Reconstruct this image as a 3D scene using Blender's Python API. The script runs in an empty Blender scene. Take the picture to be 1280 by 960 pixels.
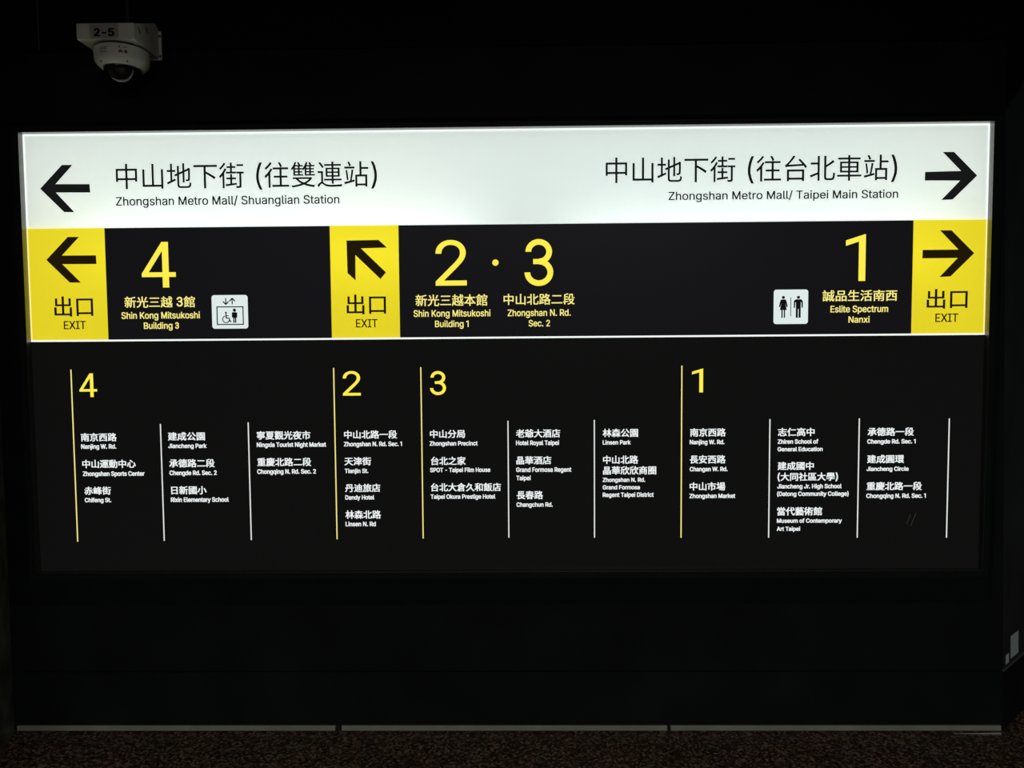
import bpy, bmesh, math
from mathutils import Vector, Matrix

SC = bpy.context.scene
COL = SC.collection

# ------------------------------------------------------------------ camera
cam_data = bpy.data.cameras.new('camera')
cam_data.sensor_width = 36.0
cam_data.lens = 27.0
cam_data.clip_start = 0.05
cam = bpy.data.objects.new('camera', cam_data)
COL.objects.link(cam)
rot = Matrix(((0.999873, 0.006699, 0.014477), (0.014079, 0.056002, -0.998331), (-0.007498, 0.998408, 0.055901)))
cam.matrix_world = Matrix.Translation((0.07255, -2.90262, 1.529)) @ rot.to_4x4()
SC.camera = cam

# ------------------------------------------------------------------ world, lamps, exposure
w = bpy.data.worlds.new('world')
SC.world = w
w.use_nodes = True
bg = w.node_tree.nodes['Background']
bg.inputs[0].default_value = (0.75, 0.9, 1.0, 1)
bg.inputs[1].default_value = 0.012
SC.view_settings.view_transform = 'Standard'
SC.view_settings.look = 'None'
SC.view_settings.exposure = 0.0
SC.view_settings.gamma = 1.0
SC.view_settings.use_curve_mapping = False

def area(name, loc, rot_euler, sx, sy, power, color):
    l = bpy.data.lights.new(name, 'AREA')
    l.shape = 'RECTANGLE'; l.size = sx; l.size_y = sy; l.energy = power; l.color = color
    o = bpy.data.objects.new(name, l)
    o.location = loc; o.rotation_euler = rot_euler
    COL.objects.link(o)
    return o

# the passage's dim ceiling lamps, behind and above the photographer
area('ceiling_lamp', (1.2, -5.6, 3.15), (0, 0, 0), 2.4, 0.35, 105.0, (1.0, 0.99, 0.92))
area('ceiling_lamp', (-1.8, -6.4, 3.15), (0, 0, 0), 2.4, 0.35, 60.0, (1.0, 0.99, 0.92))
# lamp tubes inside the sign box, behind the translucent sheet (they face the sheet)
area('sign_tube', (-0.85, 0.13, 1.86), (math.radians(90), 0, 0), 1.5, 0.05, 2.1, (0.95, 1.0, 0.98))
area('sign_tube', (0.95, 0.13, 1.84), (math.radians(90), 0, 0), 1.4, 0.05, 2.0, (0.95, 1.0, 0.98))

# ------------------------------------------------------------------ materials
def nmat(name):
    m = bpy.data.materials.new(name); m.use_nodes = True
    return m, m.node_tree.nodes, m.node_tree.links

def principled(name, color, rough=0.5, metal=0.0, spec=0.5, var=0.0, scale=20.0, bump=0.0):
    m, n, l = nmat(name)
    b = n['Principled BSDF']
    b.inputs['Roughness'].default_value = rough
    b.inputs['Metallic'].default_value = metal
    b.inputs['Specular IOR Level'].default_value = spec
    b.inputs['Base Color'].default_value = (*color, 1)
    if var or bump:
        tc = n.new('ShaderNodeTexCoord'); no = n.new('ShaderNodeTexNoise')
        no.inputs['Scale'].default_value = scale; no.inputs['Detail'].default_value = 6
        l.new(tc.outputs['Object'], no.inputs['Vector'])
        if var:
            r = n.new('ShaderNodeValToRGB')
            r.color_ramp.elements[0].position = 0.3; r.color_ramp.elements[1].position = 0.7
            r.color_ramp.elements[0].color = (*[c*(1-var) for c in color], 1)
            r.color_ramp.elements[1].color = (*[c*(1+var) for c in color], 1)
            l.new(no.outputs['Fac'], r.inputs['Fac']); l.new(r.outputs['Color'], b.inputs['Base Color'])
        if bump:
            bp = n.new('ShaderNodeBump'); bp.inputs['Strength'].default_value = bump
            bp.inputs['Distance'].default_value = 0.002
            l.new(no.outputs['Fac'], bp.inputs['Height']); l.new(bp.outputs['Normal'], b.inputs['Normal'])
    return m

def sheet(name, color, glow, let=1.0):
    """acrylic diffuser lit from behind: steady glow plus light let through from the tubes"""
    m, n, l = nmat(name)
    n.remove(n['Principled BSDF']); out = n['Material Output']
    e = n.new('ShaderNodeEmission'); e.inputs[0].default_value = (*color, 1); e.inputs[1].default_value = glow
    t = n.new('ShaderNodeBsdfTranslucent'); t.inputs[0].default_value = (*[c*let for c in color], 1)
    a = n.new('ShaderNodeAddShader')
    l.new(e.outputs[0], a.inputs[0]); l.new(t.outputs[0], a.inputs[1]); l.new(a.outputs[0], out.inputs['Surface'])
    return m

def glow(name, color, strength, sample=False, base=(0.02, 0.02, 0.02), rough=0.4):
    """backlit film: a dark glossy surface that lets some of the sign's light out"""
    m, n, l = nmat(name)
    b = n['Principled BSDF']
    b.inputs['Base Color'].default_value = (*base, 1)
    b.inputs['Roughness'].default_value = rough
    b.inputs['Specular IOR Level'].default_value = 0.05
    b.inputs['Emission Color'].default_value = (*color, 1)
    b.inputs['Emission Strength'].default_value = strength
    if not sample: m.cycles.emission_sampling = 'NONE'
    return m

def granite(name):
    m, n, l = nmat(name)
    b = n['Principled BSDF']; b.inputs['Roughness'].default_value = 0.55
    b.inputs['Specular IOR Level'].default_value = 0.3
    tc = n.new('ShaderNodeTexCoord')
    v = n.new('ShaderNodeTexVoronoi'); v.inputs['Scale'].default_value = 120
    r = n.new('ShaderNodeValToRGB'); e = r.color_ramp.elements
    e[0].position = 0.0; e[0].color = (0.018, 0.012, 0.009, 1)
    e[1].position = 1.0; e[1].color = (0.36, 0.25, 0.18, 1)
    x = e.new(0.45); x.color = (0.07, 0.042, 0.028, 1)
    x = e.new(0.72); x.color = (0.16, 0.10, 0.07, 1)
    s = n.new('ShaderNodeSeparateColor')
    no = n.new('ShaderNodeTexNoise'); no.inputs['Scale'].default_value = 6; no.inputs['Detail'].default_value = 4
    mx = n.new('ShaderNodeMix'); mx.data_type = 'RGBA'; mx.blend_type = 'MULTIPLY'; mx.inputs[0].default_value = 0.5
    l.new(tc.outputs['Object'], v.inputs['Vector']); l.new(tc.outputs['Object'], no.inputs['Vector'])
    l.new(v.outputs['Color'], s.inputs[0]); l.new(s.outputs[0], r.inputs['Fac'])
    l.new(r.outputs['Color'], mx.inputs[6]); l.new(no.outputs['Color'], mx.inputs[7])
    l.new(mx.outputs[2], b.inputs['Base Color'])
    return m

M = {
    'wall': principled('black_panel', (0.0105, 0.0122, 0.0130), 0.55, 0, 0.06, 0.25, 3.0),
    'header': principled('black_header', (0.005, 0.007, 0.011), 0.55, 0, 0.05, 0.2, 3.0),
    'side': principled('charcoal_side_wall', (0.03, 0.034, 0.034), 0.5, 0, 0.3, 0.3, 4.0),
    'stone': principled('dark_stone', (0.16, 0.16, 0.14), 0.45, 0, 0.4, 0.6, 9.0, 0.2),
    'frame': principled('black_frame_paint', (0.011, 0.0145, 0.0145), 0.45, 0, 0.08, 0.15, 8.0),
    'reveal': principled('satin_metal_reveal', (0.2, 0.2, 0.19), 0.33, 0.9, 0.5, 0.1, 30.0),
    'ceiling': principled('dark_ceiling', (0.02, 0.02, 0.022), 0.8, 0, 0.2, 0.3, 5.0),
    'floor': granite('brown_granite'),
    'strip': principled('grey_green_skirting', (0.30, 0.315, 0.25), 0.45, 0, 0.4, 0.12, 14.0),
    'edging': principled('polished_glint_metal', (0.85, 0.85, 0.83), 0.3, 1.0, 0.5, 0.05, 20.0),
    'white': sheet('white_acrylic', (0.92, 1.0, 0.97), 0.48),
    'yellow': sheet('yellow_acrylic', (0.87, 0.73, 0.024), 0.80, 0.26),
    'edge_white': glow('lit_white_edge', (0.95, 1.0, 0.98), 1.0),
    'edge_yellow': glow('lit_yellow_edge', (1.0, 0.92, 0.32), 1.0),
    'band': glow('upper_black_film', (0.95, 0.95, 1.15), 0.0062, base=(0.008, 0.008, 0.008), rough=0.3),
    'dir': glow('lower_black_film', (1.0, 1.04, 1.0), 0.0036, base=(0.008, 0.008, 0.008), rough=0.3),
    'ink': glow('black_ink', (0.9, 1.0, 1.0), 0.008, base=(0.01, 0.01, 0.01), rough=0.5),
    'ink_y': glow('black_ink_over_yellow', (1.0, 0.6, 0.06), 0.013, base=(0.01, 0.01, 0.01), rough=0.5),
    'num': glow('yellow_cut_film', (1.0, 0.85, 0.075), 1.0),
    'ytext': glow('pale_yellow_cut_film', (1.0, 0.88, 0.25), 0.95),
    'wtext': glow('white_cut_film', (0.95, 1.0, 1.0), 0.92),
    'yline': glow('yellow_line_film', (1.0, 0.86, 0.25), 0.95),
    'wline': glow('white_line_film', (0.95, 1.0, 0.97), 0.8),
    'scratch': principled('scratched_film', (0.25, 0.25, 0.25), 0.6),
    'box': principled('white_box_lining', (0.7, 0.7, 0.7), 0.7),
    'bracket': principled('white_painted_metal', (0.70, 0.72, 0.65), 0.45, 0, 0.4, 0.06, 40.0),
    'plate': principled('grey_name_plate', (0.40, 0.40, 0.36), 0.5, 0, 0.3, 0.05, 60.0),
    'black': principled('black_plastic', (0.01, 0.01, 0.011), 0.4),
    'dome': principled('smoked_dome', (0.006, 0.006, 0.008), 0.06, 0, 0.7),
    'mark': principled('dark_print', (0.08, 0.075, 0.08), 0.6),
    'red': principled('red_print', (0.22, 0.05, 0.05), 0.6),
    'sticker': principled('white_sticker', (0.62, 0.74, 0.76), 0.4, 0, 0.4, 0.08, 60.0),
    'grey_line': principled('grey_bead', (0.10, 0.11, 0.11), 0.4),
}

# lettering of the sign and the board: owner, kind, script, words, left, right, bottom, top (metres)
TEXT = [
    ('white', 'lettering', 'c', '中山地下街 (往雙連站)', -1.4512, -0.4683, 2.102, 2.204),
    ('white', 'lettering', 'l', 'Zhongshan Metro Mall/ Shuanglian Station', -1.4545, -0.6111, 2.0484, 2.0805),
    ('white', 'lettering', 'c', '中山地下街 (往台北車站)', 0.3848, 1.4618, 2.1059, 2.2072),
    ('white', 'lettering', 'l', 'Zhongshan Metro Mall/ Taipei Main Station', 0.6182, 1.4672, 2.0483, 2.0786),
    ('band', 'numeral', 'c', '4', -1.3658, -1.2366, 1.7408, 1.9118),
    ('band', 'numeral', 'c', '2', -0.2538, -0.1365, 1.7389, 1.909),
    ('band', 'numeral', 'c', '3', 0.0804, 0.1884, 1.7346, 1.9094),
    ('band', 'numeral', 'c', '1', 1.2779, 1.3514, 1.743, 1.9156),
    ('band', 'lettering', 'c', '新光三越 3館', -1.4354, -1.167, 1.6654, 1.7076),
    ('band', 'lettering', 'l', 'Shin Kong Mitsukoshi', -1.4489, -1.1497, 1.6237, 1.6488),
    ('band', 'lettering', 'l', 'Building 3', -1.3646, -1.2308, 1.5852, 1.6095),
    ('band', 'lettering', 'c', '新光三越本館', -0.3306, -0.0596, 1.6624, 1.7059),
    ('band', 'lettering', 'l', 'Shin Kong Mitsukoshi', -0.3388, -0.0489, 1.6225, 1.6474),
    ('band', 'lettering', 'l', 'Building 1', -0.2583, -0.1314, 1.5833, 1.6074),
    ('band', 'lettering', 'c', '中山北路二段', 0.0012, 0.2683, 1.6642, 1.7062),
    ('band', 'lettering', 'l', 'Zhongshan N. Rd.', 0.0159, 0.2531, 1.6223, 1.6469),
    ('band', 'lettering', 'l', 'Sec. 2', 0.0949, 0.1753, 1.5832, 1.6072),
    ('band', 'lettering', 'c', '誠品生活南西', 1.194, 1.4713, 1.6679, 1.7095),
    ('band', 'lettering', 'l', 'Eslite Spectrum', 1.2245, 1.4387, 1.6268, 1.6515),
    ('band', 'lettering', 'l', 'Nanxi', 1.2922, 1.3705, 1.588, 1.6118),
    ('tile0', 'lettering', 'c', '出口', -1.7046, -1.5562, 1.6339, 1.7104),
    ('tile0', 'lettering', 'l', 'EXIT', -1.6707, -1.5864, 1.5863, 1.6172),
    ('tile1', 'lettering', 'c', '出口', -0.5916, -0.4427, 1.6335, 1.7086),
    ('tile1', 'lettering', 'l', 'EXIT', -0.5575, -0.4757, 1.5843, 1.6154),
    ('tile2', 'lettering', 'c', '出口', 1.5813, 1.7324, 1.6375, 1.7104),
    ('tile2', 'lettering', 'l', 'EXIT', 1.6146, 1.6992, 1.5878, 1.6191),
    ('dir', 'numeral', 'c', '4', -1.6205, -1.5528, 1.3275, 1.4177),
    ('dir', 'numeral', 'c', '2', -0.6121, -0.5441, 1.3265, 1.4198),
    ('dir', 'numeral', 'c', '3', -0.2804, -0.2197, 1.3264, 1.4176),
    ('dir', 'numeral', 'c', '1', 0.7096, 0.7511, 1.3301, 1.4198),
    ('p0', 'place_name', 'c', '南京西路', -1.6223, -1.4847, 1.1572, 1.1892),
    ('p0', 'place_name', 'l', 'Nanjing W. Rd.', -1.6225, -1.4873, 1.1289, 1.1462),
    ('p1', 'place_name', 'c', '中山運動中心', -1.6206, -1.4144, 1.054, 1.0862),
    ('p1', 'place_name', 'l', 'Zhongshan Sports Center', -1.6201, -1.3816, 1.0236, 1.041),
    ('p2', 'place_name', 'c', '赤峰街', -1.6169, -1.5142, 0.9509, 0.982),
    ('p2', 'place_name', 'l', 'Chifeng St.', -1.6164, -1.5142, 0.9218, 0.9386),
    ('p3', 'place_name', 'c', '建成公園', -1.2868, -1.1445, 1.1585, 1.1905),
    ('p3', 'place_name', 'l', 'Jiancheng Park', -1.2867, -1.1392, 1.1296, 1.1463),
    ('p4', 'place_name', 'c', '承德路二段', -1.285, -1.1103, 1.0549, 1.0871),
    ('p4', 'place_name', 'l', 'Chengde Rd. Sec. 2', -1.285, -1.1031, 1.0253, 1.0427),
    ('p5', 'place_name', 'c', '日新國小', -1.2807, -1.1443, 0.9506, 0.9828),
    ('p5', 'place_name', 'l', 'Rixin Elementary School', -1.2832, -1.0598, 0.9213, 0.9387),
    ('p6', 'place_name', 'c', '寧夏觀光夜市', -0.9453, -0.7396, 1.1602, 1.1928),
    ('p6', 'place_name', 'l', 'Ningxia Tourist Night Market', -0.9462, -0.6804, 1.1318, 1.1491),
    ('p7', 'place_name', 'c', '重慶北路二段', -0.9461, -0.7393, 1.0576, 1.0903),
    ('p7', 'place_name', 'l', 'Chongqing N. Rd. Sec. 2', -0.947, -0.7216, 1.0286, 1.046),
    ('p8', 'place_name', 'c', '中山北路一段', -0.6107, -0.4089, 1.1615, 1.1934),
    ('p8', 'place_name', 'l', 'Zhongshan N. Rd. Sec. 1', -0.6121, -0.3904, 1.1327, 1.1499),
    ('p9', 'place_name', 'c', '天津街', -0.6115, -0.5094, 1.0594, 1.0908),
    ('p9', 'place_name', 'l', 'Tianjin St.', -0.611, -0.5209, 1.0299, 1.0465),
    ('p10', 'place_name', 'c', '丹迪旅店', -0.611, -0.4761, 0.9565, 0.988),
    ('p10', 'place_name', 'l', 'Dandy Hotel', -0.611, -0.4997, 0.9275, 0.9443),
    ('p11', 'place_name', 'c', '林森北路', -0.6117, -0.4753, 0.8532, 0.8855),
    ('p11', 'place_name', 'l', 'Linsen N. Rd', -0.6118, -0.4957, 0.8242, 0.8416),
    ('p12', 'place_name', 'c', '中山分局', -0.283, -0.1497, 1.1624, 1.1936),
    ('p12', 'place_name', 'l', 'Zhongshan Precinct', -0.2848, -0.1019, 1.1335, 1.1501),
    ('p13', 'place_name', 'c', '台北之家', -0.2806, -0.1483, 1.0588, 1.0908),
    ('p13', 'place_name', 'l', 'SPOT - Taipei Film House', -0.2843, -0.0546, 1.0317, 1.0483),
    ('p14', 'place_name', 'c', '台北大倉久和飯店', -0.282, -0.0145, 0.9572, 0.9893),
    ('p14', 'place_name', 'l', 'Taipei Okura Prestige Hotel', -0.2837, -0.0364, 0.9289, 0.9456),
    ('p15', 'place_name', 'c', '老爺大酒店', 0.0442, 0.2119, 1.1623, 1.1941),
    ('p15', 'place_name', 'l', 'Hotel Royal Taipei', 0.044, 0.2073, 1.1336, 1.1509),
    ('p16', 'place_name', 'c', '晶華酒店', 0.0448, 0.1779, 1.0597, 1.091),
    ('p16', 'place_name', 'l', 'Grand Formosa Regent', 0.0439, 0.2538, 1.0307, 1.048),
    ('p16', 'place_name', 'l', 'Taipei', 0.0443, 0.0989, 0.9991, 1.0164),
    ('p17', 'place_name', 'c', '長春路', 0.0451, 0.1455, 0.9258, 0.9579),
    ('p17', 'place_name', 'l', 'Changchun Rd.', 0.0442, 0.1822, 0.8968, 0.9135),
    ('p18', 'place_name', 'c', '林森公園', 0.373, 0.5067, 1.1624, 1.1942),
    ('p18', 'place_name', 'l', 'Linsen Park', 0.373, 0.479, 1.1339, 1.1504),
    ('p19', 'place_name', 'c', '中山北路', 0.3742, 0.5075, 1.0599, 1.0918),
    ('p19', 'place_name', 'c', '晶華欣欣商圈', 0.3741, 0.5758, 1.0188, 1.0508),
    ('p19', 'place_name', 'l', 'Zhongshan N. Rd.', 0.3728, 0.5342, 0.9908, 1.0068),
    ('p19', 'place_name', 'l', 'Grand Formosa', 0.3728, 0.514, 0.9621, 0.9781),
    ('p19', 'place_name', 'l', 'Regent Taipei District', 0.3728, 0.5666, 0.9331, 0.9498),
    ('p20', 'place_name', 'c', '南京西路', 0.7032, 0.8377, 1.1624, 1.1941),
    ('p20', 'place_name', 'l', 'Nanjing W. Rd.', 0.7021, 0.833, 1.1332, 1.1498),
    ('p21', 'place_name', 'c', '長安西路', 0.7025, 0.8379, 1.0594, 1.0913),
    ('p21', 'place_name', 'l', 'Changan W. Rd.', 0.7027, 0.8458, 1.0301, 1.0467),
    ('p22', 'place_name', 'c', '中山市場', 0.703, 0.8375, 0.956, 0.988),
    ('p22', 'place_name', 'l', 'Zhongshan Market', 0.702, 0.8756, 0.9271, 0.9438),
    ('p23', 'place_name', 'c', '志仁高中', 1.0342, 1.172, 1.1618, 1.1934),
    ('p23', 'place_name', 'l', 'Zhiren School of', 1.034, 1.1863, 1.1332, 1.1497),
    ('p23', 'place_name', 'l', 'General Education', 1.0337, 1.2031, 1.1046, 1.1205),
    ('p24', 'place_name', 'c', '建成國中', 1.0344, 1.1708, 1.0329, 1.0641),
    ('p24', 'place_name', 'c', '(大同社區大學)', 1.0349, 1.2624, 0.9893, 1.0231),
    ('p24', 'place_name', 'l', 'Jiancheng Jr. High School', 1.0341, 1.2768, 0.9625, 0.9791),
    ('p24', 'place_name', 'l', '(Datong Community College)', 1.0338, 1.3037, 0.9337, 0.9503),
    ('p25', 'place_name', 'c', '當代藝術館', 1.0346, 1.2047, 0.8584, 0.8911),
    ('p25', 'place_name', 'l', 'Museum of Contemporary', 1.0344, 1.2796, 0.8307, 0.8467),
    ('p25', 'place_name', 'l', 'Art Taipei', 1.0341, 1.1225, 0.7996, 0.8156),
    ('p26', 'place_name', 'c', '承德路一段', 1.371, 1.5439, 1.161, 1.1926),
    ('p26', 'place_name', 'l', 'Chengde Rd. Sec. 1', 1.3704, 1.5516, 1.1319, 1.1483),
    ('p27', 'place_name', 'c', '建成圓環', 1.371, 1.5093, 1.0572, 1.0889),
    ('p27', 'place_name', 'l', 'Jiancheng Circle', 1.3698, 1.5276, 1.0279, 1.0438),
    ('p28', 'place_name', 'c', '重慶北路一段', 1.371, 1.5785, 0.954, 0.9858),
    ('p28', 'place_name', 'l', 'Chongqing N. Rd. Sec. 1', 1.3704, 1.5943, 0.9246, 0.9412),
]
DIVIDERS = [(-1.6506, 0.7683, 1.4328), (-1.3142, 0.7702, 1.2224), (-0.977, 0.772, 1.2265), (-0.6458, 0.7739, 1.4318), (-0.3145, 0.7757, 1.4326), (0.014, 0.7776, 1.2267), (0.3414, 0.7763, 1.2278), (0.6711, 0.775, 1.4317), (1.0037, 0.7737, 1.2268), (1.3392, 0.7725, 1.2278), (1.6759, 0.7712, 1.2257)]
ARROWS = {
    'white0': [(-1.7396, 2.1144), (-1.654, 2.2018), (-1.6146, 2.2014), (-1.6812, 2.1309), (-1.5523, 2.1296), (-1.5504, 2.0984), (-1.6809, 2.0997), (-1.6133, 2.026), (-1.652, 2.0264)],
    'tile0': [(-1.7272, 1.8482), (-1.6421, 1.9337), (-1.6002, 1.9333), (-1.6677, 1.8642), (-1.5381, 1.8638), (-1.5371, 1.8315), (-1.6675, 1.8319), (-1.5993, 1.7621), (-1.6413, 1.7625)],
    'tile1': [(-0.5871, 1.9104), (-0.4665, 1.9115), (-0.4353, 1.8829), (-0.5334, 1.8808), (-0.4407, 1.7904), (-0.4615, 1.7659), (-0.5549, 1.8564), (-0.556, 1.7614), (-0.5857, 1.7894)],
    'white1': [(1.7559, 2.1268), (1.6694, 2.2137), (1.6276, 2.2142), (1.6968, 2.1442), (1.5647, 2.142), (1.564, 2.1106), (1.694, 2.1092), (1.6266, 2.0389), (1.6678, 2.04)],
    'tile2': [(1.7523, 1.8421), (1.6669, 1.9269), (1.6248, 1.9273), (1.6944, 1.856), (1.5623, 1.8557), (1.5615, 1.8247), (1.6922, 1.825), (1.6267, 1.7553), (1.6673, 1.7571)],
}
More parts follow.
